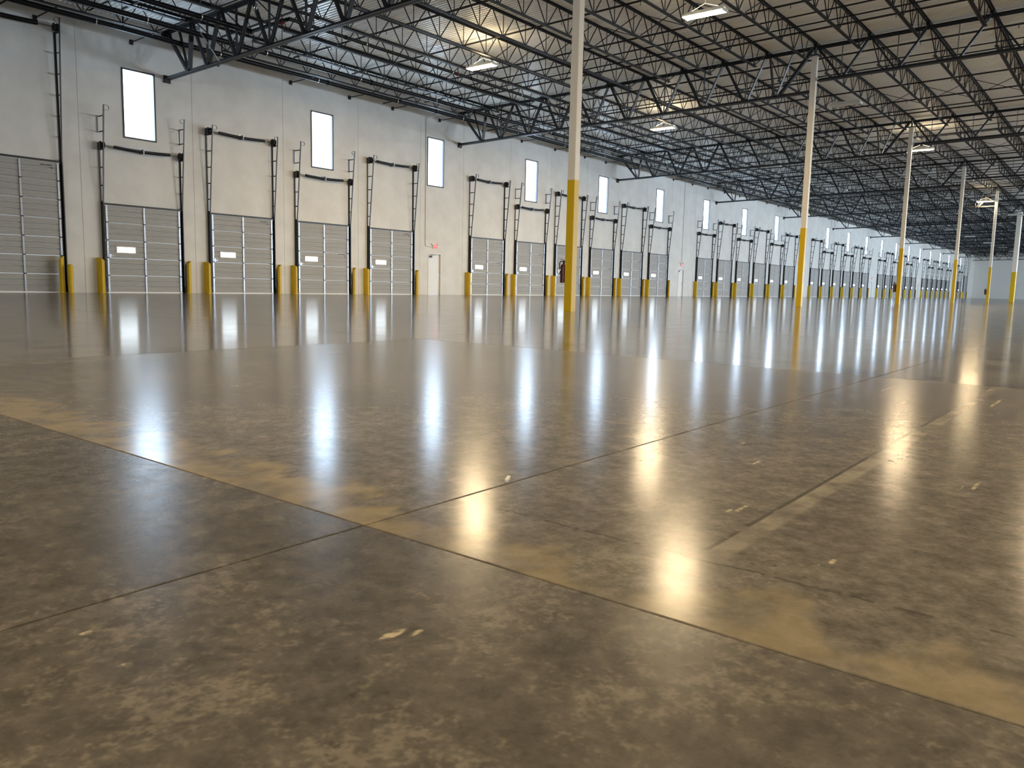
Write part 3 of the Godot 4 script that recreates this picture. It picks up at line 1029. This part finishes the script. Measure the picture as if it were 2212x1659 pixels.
func build_trusses() -> void:
	var zl0 := 0.12
	var bot := [1.55, 2.75, 4.5, 6.3, 8.15, 9.95, 11.75, 13.55, 15.35, 16.55]
	var yt := func(z: float) -> float: return 9.34 + SLOPE * z
	var yb := func(z: float) -> float: return 7.70 + SLOPE * z
	var o := Node3D.new()
	var put := func(called: String, a: Vector3, b: Vector3, w: float, h: float, into: Node3D):
		var st := mb()
		for q: float in [-1.0, 1.0]:
			bar(st, a + Vector3(q * (w / 2 + 0.012), 0, 0), b + Vector3(q * (w / 2 + 0.012), 0, 0), w * 0.8, h, Vector3.RIGHT if absf((b - a).normalized().y) > 0.9 else Vector3.UP)
		part(called, done(st), M.girder, into)
	var chord := func(called: String, y: Callable, z0: float, z1: float, turned: float, into: Node3D):
		var st := mb()
		angle_pair(st, Vector3(0, y.call(z0), z0), Vector3(0, y.call(z1), z1), 0.10, 0.03, 0.012, turned)
		part(called, done(st), M.girder, into)
	chord.call("top_chord", yt, 0.02, ZC - 0.02, -1.0, o)
	chord.call("bottom_chord", yb, 0.06, ZC - 0.16, 1.0, o)
	part("wall_clip", box_mesh(Vector3(-0.12, 7.58, 0.0), Vector3(0.12, 7.84, 0.07)), M.girder, o)
	part("bearing_seat", box_mesh(Vector3(-0.15, 9.10, 0.0), Vector3(0.15, 9.30, 0.18)), M.girder, o)
	var T := func(z: float) -> Vector3: return Vector3(0, yt.call(z) - 0.03, z)
	var B := func(z: float) -> Vector3: return Vector3(0, yb.call(z) + 0.03, z)
	put.call("end_diagonal", T.call(0.15), B.call(1.5), 0.05, 0.09, o)
	put.call("post", T.call(1.80), B.call(1.60), 0.05, 0.09, o)
	put.call("post", T.call(0.95), B.call(1.52), 0.025, 0.05, o)
	put.call("diagonal", T.call(1.85), B.call(2.70), 0.04, 0.07, o)
	for k in range(2, 9):
		var z := 1.8 * k
		put.call("diagonal", T.call(z - 0.05), B.call(bot[k - 1] + 0.06), 0.045, 0.08, o)
		put.call("diagonal", T.call(z + 0.05), B.call(bot[k] - 0.06), 0.045, 0.08, o)
	for k in range(1, 9):
		put.call("post", T.call(bot[k] + 0.02), B.call(bot[k]), 0.018, 0.04, o)
	put.call("diagonal", T.call(16.12), B.call(15.42), 0.045, 0.08, o)
	put.call("post", T.call(16.28), B.call(16.52), 0.05, 0.10, o)
	put.call("post", T.call(17.2), B.call(16.60), 0.035, 0.07, o)
	put.call("end_diagonal", T.call(17.95), B.call(16.70), 0.06, 0.11, o)
	# the span beyond the column row is shallower
	var r := Node3D.new()
	var z1 := ZC + 15.24
	var yb2 := func(z: float) -> float: return 8.07 + SLOPE * z
	var B2 := func(z: float) -> Vector3: return Vector3(0, yb2.call(z) + 0.03, z)
	chord.call("top_chord", yt, ZC + 0.02, z1 - 0.02, -1.0, r)
	chord.call("bottom_chord", yb2, ZC + 0.16, z1 - 0.16, 1.0, r)
	var s := 1.905
	put.call("end_diagonal", T.call(ZC + 0.05), B2.call(ZC + 0.95), 0.04, 0.08, r)
	put.call("end_diagonal", T.call(z1 - 0.05), B2.call(z1 - 0.95), 0.04, 0.08, r)
	for k in 8:
		var zm := ZC + s * (k + 0.5)
		put.call("post", T.call(zm), B2.call(zm), 0.018, 0.035, r)
		if k > 0: put.call("diagonal", T.call(ZC + s * k + 0.04), B2.call(zm - 0.05), 0.035, 0.06, r)
		if k < 7: put.call("diagonal", T.call(ZC + s * (k + 1) - 0.04), B2.call(zm + 0.05), 0.04, 0.07, r)
	for i in range(-1, 12):
		var x := X0 + BAY * i
		var who := "over the camera" if i < 0 else ("nearest in view" if i == 0 else "%s in view from the camera" % nth(i + 1))
		var c: Node3D = o.duplicate()
		c.name = numbered("roof_truss")
		add_child(c)
		c.position = Vector3(x, 0, 0)
		tag(c, "deep black roof truss against the dock wall, %s" % who, "truss", "deep trusses at the dock wall")
		c = r.duplicate()
		c.name = numbered("roof_truss")
		add_child(c)
		c.position = Vector3(x, 0, 0)
		tag(c, "shallower black roof truss right of the columns, %s" % who, "truss", "trusses right of the column row")
	o.free()
	r.free()

func joist_rows() -> Array:
	var rows := []
	for k in range(1, 10): rows.append(1.8 * k)
	rows.append(ZC)
	for k in range(1, 7): rows.append(ZC + 1.905 * k)
	return rows

func build_joists() -> void:
	# local: x 0..BAY, y measured from the deck's underside
	var o := Node3D.new()
	var tc := -0.006
	var bc := -0.80
	var mid := BAY / 2
	var st := mb()
	angle_pair(st, Vector3(0.03, tc, 0), Vector3(BAY - 0.03, tc, 0), 0.065, 0.022, 0.007, -1.0)
	part("top_chord", done(st), M.steel, o)
	st = mb()
	angle_pair(st, Vector3(mid - 6.72, bc, 0), Vector3(mid + 6.72, bc, 0), 0.055, 0.022, 0.006, 1.0)
	part("bottom_chord", done(st), M.steel, o)
	st = mb()
	for e: float in [0.0, 1.0]:
		box(st, Vector3(e * (BAY - 0.20) + 0.02, tc - 0.10, -0.06), Vector3(e * (BAY - 0.20) + 0.18, tc - 0.01, 0.06))
	part("seat", done(st), M.steel, o)
	st = mb()
	var p := 1.22
	for k in 10:
		var xb := mid - p * 4.5 + p * k
		var b := Vector3(xb, bc + 0.03, 0)
		bar(st, b - Vector3(0.03, 0, 0), Vector3(xb - p / 2 + 0.03, tc - 0.03, 0), 0.026, 0.026)
		bar(st, b + Vector3(0.03, 0, 0), Vector3(xb + p / 2 - 0.03, tc - 0.03, 0), 0.026, 0.026)
		bar(st, b, Vector3(xb, tc - 0.03, 0), 0.020, 0.020, Vector3.RIGHT)
	for s: float in [-1.0, 1.0]:
		var e := Vector3(mid + s * 6.56, bc + 0.03, 0)
		bar(st, e, Vector3(mid + s * 6.1, tc - 0.03, 0), 0.026, 0.026)
		bar(st, e, Vector3(mid + s * 6.95, tc - 0.03, 0), 0.020, 0.020)
		bar(st, e, Vector3(mid + s * 7.76, tc - 0.07, 0), 0.030, 0.030)
	var w := part("web", done(st), M.steel, o)
	w.set_meta("kind", "stuff")
	var rows := joist_rows()
	for b in 13:
		var x := X0 + BAY * (b - 1)
		var bay := "the bay over the camera" if b == 0 else "%s bay past the nearest truss" % nth(b)
		for k in rows.size():
			var z: float = rows[k]
			var c: Node3D = o.duplicate()
			c.name = numbered("bar_joist")
			add_child(c)
			c.position = Vector3(x, deck_y(z), z)
			if b == 12: c.scale.x = (XEND - x) / BAY
			tag(c, "black bar joist, %s from the dock wall in %s" % [nth(k + 1), bay], "joist", "bar joists under the roof deck")
	o.free()

func build_bridging() -> void:
	var rows := joist_rows()
	var zend: float = rows[-1]
	for b in 13:
		var x := X0 + BAY * (b - 1)
		var bay := "over the camera" if b == 0 else "in the %s bay past the nearest truss" % nth(b)
		if x + 14.0 > XEND: break
		for r in [[3.35, true, "nearer upper"], [13.1, true, "farther upper"], [2.1, false, "nearer lower"], [10.4, false, "farther lower"]]:
			var st := mb()
			var dy: float = -0.10 if r[1] else -0.66
			bar(st, Vector3(0, deck_y(0.1) + dy, 0.1), Vector3(0, deck_y(zend) + dy, zend), 0.040, 0.007)
			bar(st, Vector3(0.014, deck_y(0.1) + dy - 0.016, 0.1), Vector3(0.014, deck_y(zend) + dy - 0.016, zend), 0.007, 0.036)
			var o := tag(part("bridging_angle", done(st), M.bridging, self, Vector3(x + r[0], 0, 0)), "thin black bridging angle, %s one %s" % [r[2], bay], "bridging", "bridging angles across the joists")
			o.name = numbered("bridging_angle_row")
		# crossed bridging at midspan
		var c := thing("cross_bridging", "crossed black bridging rods between joists %s" % bay, "bridging", Vector3(x + 8.82, 0, 0), "crossed bridging rows")
		var far := mb()
		for k in rows.size() - 1:
			var za: float = rows[k]
			var zb: float = rows[k + 1]
			for q in [[-0.08, -0.77, -0.014], [-0.77, -0.08, 0.014]]:
				var st := far if b > 4 else mb()
				bar(st, Vector3(q[2], deck_y(za) + q[0], za + 0.08), Vector3(q[2], deck_y(zb) + q[1], zb - 0.08), 0.026, 0.022)
				if b <= 4: part("brace", done(st), M.bridging, c)
		if b > 4: part("braces", done(far), M.bridging, c, Vector3.ZERO, "stuff")

# ------------------------------------------------------------------ sprinkler pipes
func ring_hanger(r: float, drop: float) -> ArrayMesh:
	var st := mb()
	var n := 12
	for k in n:
		var t0 := TAU * k / n
		var t1 := TAU * (k + 1) / n
		bar(st, Vector3(0, cos(t0), sin(t0)) * (r + 0.012), Vector3(0, cos(t1), sin(t1)) * (r + 0.012), 0.004, 0.03, Vector3.RIGHT)
	tube(st, Vector3(0, r + 0.01, 0), Vector3(0, r + drop, 0), 0.006, 6)
	return done(st)

func coupling(r: float) -> ArrayMesh:
	var st := mb()
	tube(st, Vector3(-0.03, 0, 0), Vector3(0.03, 0, 0), r * 1.22, 14)
	box(st, Vector3(-0.028, -0.022, -r * 1.6), Vector3(0.028, 0.022, r * 1.6))
	return done(st)

func build_pipes() -> void:
	var mains := [
		["large black sprinkler main pipe running closest to the dock wall", 8.70, 1.32, 0.088, XMIN + 1.0, XEND - 1.0, 0.55],
		["large black sprinkler main pipe, second out from the dock wall", 8.71, 2.86, 0.088, XMIN + 1.0, XEND - 1.0, 0.5],
		["large black sprinkler pipe that turns off beside the nearest truss", 8.74, 4.5, 0.085, XMIN + 1.0, 16.1, 0.4],
		["slimmer black sprinkler pipe hung under the third gap between joists", 8.78, 6.55, 0.058, 16.1, XEND - 1.0, 0.5]]
	for k in mains.size():
		var m = mains[k]
		var o := thing("sprinkler_main", m[0], "pipe", Vector3(m[4], m[1], m[2]), "sprinkler mains along the dock wall")
		var st := mb()
		var r: float = m[3]
		tube(st, Vector3.ZERO, Vector3(m[5] - m[4], 0, 0), r, 14)
		if k == 2:
			tube(st, Vector3(m[5] - m[4], 0, 0), Vector3(m[5] - m[4], 0.03, 1.985), 0.06, 14)
			lathe_ball(st, Vector3(m[5] - m[4], 0, 0), r)
		part("pipe", done(st), M.pipe, o)
		var hm := ring_hanger(r, m[6])
		var cm := coupling(r)
		var first := ceili((-m[4]) / 4.4)
		for q in range(first, first + 22):
			var x := q * 4.4 + 0.9 * k + 0.5
			if m[4] + x > m[5] - 0.5 or m[4] + x > 95.0: break
			part("hanger", hm, M.cable, o, Vector3(x, 0, 0))
		var q2 := 0
		var cx: float = 9.0 + k
		while cx < 75.0:
			if cx > m[4] and cx < m[5]: part("coupling", cm, M.pipe, o, Vector3(cx - m[4], 0, 0))
			cx += 6.4
		if k == 2:
			part("red_coupling", cm, M.red, o, Vector3(m[5] - m[4] - 0.35, 0, 0))
			part("red_coupling", cm, M.red, o, Vector3(m[5] - m[4], 0.02, 1.7))
		if k == 3: part("red_coupling", cm, M.red, o, Vector3(0.4, 0, 0))
		if k == 3: part("red_coupling", cm, M.red, o, Vector3(7.9, 0, 0))
	# branch lines across the hall
	var drop := mb()
	tube(drop, Vector3.ZERO, Vector3(0, -0.09, 0), 0.011, 6)
	tube(drop, Vector3(0, -0.10, 0), Vector3(0, -0.094, 0), 0.022, 8)
	var dm := done(drop)
	var zend := 29.4
	for b in 13:
		var x := X0 + BAY * (b - 1)
		var bay := "over the camera" if b == 0 else "in the %s bay past the nearest truss" % nth(b)
		var offs := [1.44, 4.6, 7.545, 10.7, 13.65]
		for k in 5:
			if x + offs[k] > XEND - 1: continue
			var o := thing("sprinkler_branch", "thin dark sprinkler branch pipe, %s one %s" % [nth(k + 1), bay], "pipe", Vector3(x + offs[k], 0, 0), "sprinkler branch lines across the joists")
			var st := mb()
			tube(st, Vector3(0, deck_y(1.32) - 0.16, 1.32), Vector3(0, deck_y(zend) - 0.16, zend), 0.034, 8)
			if b % 2 == 0 or k == 0: tube(st, Vector3(0, 8.79, 1.32), Vector3(0, deck_y(1.32) - 0.16, 1.32), 0.025, 6)
			part("pipe", done(st), M.sprinkler, o)
			if b < 5:
				for q in 9:
					var z := 3.0 + 3.05 * q + 0.6 * (k % 2)
					part("sprinkler_head", dm, M.sprinkler, o, Vector3(0, deck_y(z) - 0.19, z))

func lathe_ball(st: SurfaceTool, at: Vector3, r: float) -> void:
	for i in 6:
		for j in 10:
			var p := []
			for q in [[i, j], [i + 1, j], [i + 1, j + 1], [i, j + 1]]:
				var a: float = PI * q[0] / 6.0
				var b: float = TAU * q[1] / 10.0
				p.append(Vector3(sin(a) * cos(b), cos(a), sin(a) * sin(b)))
			for k in [0, 1, 2, 0, 2, 3]: vert(st, at + p[k] * r, p[k])

# ------------------------------------------------------------------ lamps
func make_lamp(lit: bool, reach: float) -> Node3D:
	var o := Node3D.new()
	var st := mb()
	# pressed reflector: ridge in the middle, wings at the sides, long axis z
	var L := 0.62
	var prof := [Vector2(-0.20, 0.0), Vector2(-0.17, 0.055), Vector2(-0.06, 0.085), Vector2(0.06, 0.085), Vector2(0.17, 0.055), Vector2(0.20, 0.0)]
	for k in 5:
		var a: Vector2 = prof[k]
		var b: Vector2 = prof[k + 1]
		quad(st, Vector3(a.x, a.y, L), Vector3(b.x, b.y, L), Vector3(b.x, b.y, -L), Vector3(a.x, a.y, -L))
		quad(st, Vector3(a.x, a.y - 0.004, -L), Vector3(b.x, b.y - 0.004, -L), Vector3(b.x, b.y - 0.004, L), Vector3(a.x, a.y - 0.004, L))
	part("reflector", done(st), M.housing, o)
	st = mb()
	box(st, Vector3(-0.055, 0.08, -L + 0.05), Vector3(0.055, 0.14, L - 0.05))
	part("ballast_box", done(st), M.housing, o)
	for s: float in [-1.0, 1.0]:
		part("end_cap", box_mesh(Vector3(-0.19, -0.03, s * (L + 0.01) - 0.014), Vector3(0.19, 0.06, s * (L + 0.01) + 0.014)), M.housing, o)
	for x: float in [-0.14, -0.047, 0.047, 0.14]:
		st = mb()
		tube(st, Vector3(x, -0.005, -L + 0.01), Vector3(x, -0.005, L - 0.01), 0.016, 8)
		part("lamp_tube", done(st), M.tube if lit else M.white, o)
	st = mb()
	for s: float in [-1.0, 1.0]:
		tube(st, Vector3(0, 0.13, s * 0.5), Vector3(0, 0.31, 0), 0.005, 5)
	tube(st, Vector3(0, 0.31, 0), Vector3(0, reach, 0), 0.005, 5)
	part("hanger_cable", done(st), M.cable, o)
	return o

func build_lamps() -> void:
	var on := [make_lamp(true, 0.335), make_lamp(true, 0.505)]
	var off := [make_lamp(false, 0.335), make_lamp(false, 0.505)]
	# [x, z, lit, label]
	var spots := [
		[22.95, 8.75, 1, "lit strip lamp over the dock side, left of the nearest column"],
		[36.6, 8.95, 1, "lit strip lamp over the dock side, just right of the nearest column"],
		[22.3, 17.8, 1, "brightest lit strip lamp at the top of the picture between the two nearest columns"],
		[49.4, 18.1, 1, "lit strip lamp touching the third nearest column"],
		[78.65, 17.22, 1, "small lit strip lamp touching the fifth nearest column"],
		[36.05, 17.85, 0, "unlit white strip lamp right of the second nearest column"],
		[8.4, 26.7, 1, "lit strip lamp above the camera, out of view"],
		[-5.5, 17.8, 1, "lit strip lamp left of the view, above the floor behind the camera"],
		[8.4, 35.6, 1, "lit strip lamp behind the camera on the right"],
		[22.3, 35.6, 1, "lit strip lamp right of the view, first in its row"],
		[36.0, 35.6, 1, "lit strip lamp right of the view, second in its row"],
		[50.0, 35.6, 1, "lit strip lamp right of the view, third in its row"],
		[64.0, 35.6, 1, "lit strip lamp right of the view, fourth in its row"],
		[78.0, 35.6, 1, "lit strip lamp right of the view, fifth in its row"],
		[36.0, 26.7, 1, "lit strip lamp just right of the picture, first past the edge"],
		[50.0, 26.7, 1, "lit strip lamp just right of the picture, second past the edge"],
		[64.0, 26.7, 1, "lit strip lamp just right of the picture, third past the edge"],
		[22.3, 44.5, 1, "lit strip lamp far right of the view, first in the outer row"],
		[-5.5, 35.6, 1, "lit strip lamp behind the camera, outer row"],
		[36.0, 44.5, 1, "lit strip lamp far right of the view, middle of the outer row"],
		[50.0, 44.5, 1, "lit strip lamp far right of the view, second in the outer row"],
		[-5.5, 26.7, 1, "lit strip lamp behind the camera"],
		[51.2, 8.95, 0, ""], [65.8, 8.95, 0, ""], [80.4, 8.95, 0, ""], [95.5, 8.95, 0, ""], [111.0, 9.1, 0, ""], [124.9, 9.1, 0, ""], [141.0, 9.1, 0, ""], [154.3, 9.4, 0, ""], [168.8, 9.2, 0, ""],
		[64.0, 17.85, 0, ""], [93.0, 17.85, 0, ""], [107.5, 17.85, 0, ""], [122.0, 17.85, 0, ""], [136.5, 17.85, 0, ""]]
	var n := 0
	var m := 0
	for s in spots:
		var label: String = s[3]
		if label == "":
			if s[1] < 12.0:
				n += 1
				label = "distant unlit strip lamp in the row nearer the dock wall, %s one going away" % nth(n)
			else:
				m += 1
				label = "distant unlit strip lamp in the row along the columns, %s one going away" % nth(m)
		var c: Node3D = ((on if s[2] == 1 else off)[0 if s[1] < 12.0 else 1] as Node3D).duplicate()
		c.name = numbered("ceiling_lamp")
		add_child(c)
		c.position = Vector3(s[0], 8.5, s[1])
		tag(c, label, "ceiling lamp", "lit strip lamps" if s[2] == 1 else "unlit strip lamps")
		if s[2] == 1:
			var l := AreaLight3D.new()
			l.name = "lamp_light"
			l.area_size = Vector2(0.36, 1.2)
			l.light_color = WARM
			l.light_energy = LAMP_POWER
			l.shadow_enabled = true
			l.set("area_range", 120.0)
			c.add_child(l)
			l.position = Vector3(0, -0.04, 0)
			l.rotation = Vector3(-PI / 2, 0, 0)
			var u := AreaLight3D.new()
			u.name = "uplight"
			u.area_size = Vector2(0.30, 1.1)
			u.light_color = WARM
			u.light_energy = UPLIGHT_POWER
			u.shadow_enabled = true
			u.set("area_range", 30.0)
			c.add_child(u)
			u.position = Vector3(0, 0.16, 0)
			u.rotation = Vector3(PI / 2, 0, 0)
	for o: Node3D in on + off: o.free()

# ------------------------------------------------------------------ small things
func build_small() -> void:
	# braces from the dock wall to the first joist
	var xs := [11.2, 14.29, 17.6, 20.93, 24.05, 26.65, 29.85, 33.2, 36.58, 39.85, 43.1, 45.6, 48.9, 52.0, 55.2, 58.4, 61.2, 64.5, 67.7, 70.9, 74.1, 77.0, 80.2, 83.4, 86.6, 89.8, 92.8, 96.0]
	var st := mb()
	bar(st, Vector3(0, 0, 0.02), Vector3(0, 0.02, 1.75), 0.030, 0.030)
	var rod := done(st)
	st = mb()
	box(st, Vector3(-0.06, -0.08, 0.0), Vector3(0.06, 0.08, 0.05))
	var plate := done(st)
	for i in xs.size():
		var o := thing("wall_brace", "thin black brace rod atop the dock wall, %s from the left" % nth(i + 1), "brace", Vector3(xs[i], 8.70, 0.0015), "brace rods along the top of the dock wall")
		part("rod", rod, M.steel, o)
		part("wall_plate", plate, M.steel, o)
	# shiny sway brace beside the nearest truss
	var sb := thing("sway_brace", "shiny slanting brace rod between the pipes and the nearest truss", "brace", Vector3(15.1, 8.86, 2.95))
	st = mb()
	tube(st, Vector3.ZERO, Vector3(0.35, -1.07, 0.68), 0.017, 8)
	part("rod", done(st), M.galv, sb)
	st = mb()
	box(st, Vector3(-0.05, -0.04, -0.05), Vector3(0.05, 0.06, 0.05))
	part("clamp", done(st), M.galv, sb)
	# a chip of filler standing up in the floor joint
	var ch := thing("joint_chip", "small pale chip of filler lying across the floor joint", "chip", Vector3(1.803, 0.0, 27.15))
	st = mb()
	bar(st, Vector3(-0.012, 0.006, 0.006), Vector3(0.016, 0.011, -0.006), 0.010, 0.008)
	part("chip", done(st), M.conduit, ch)
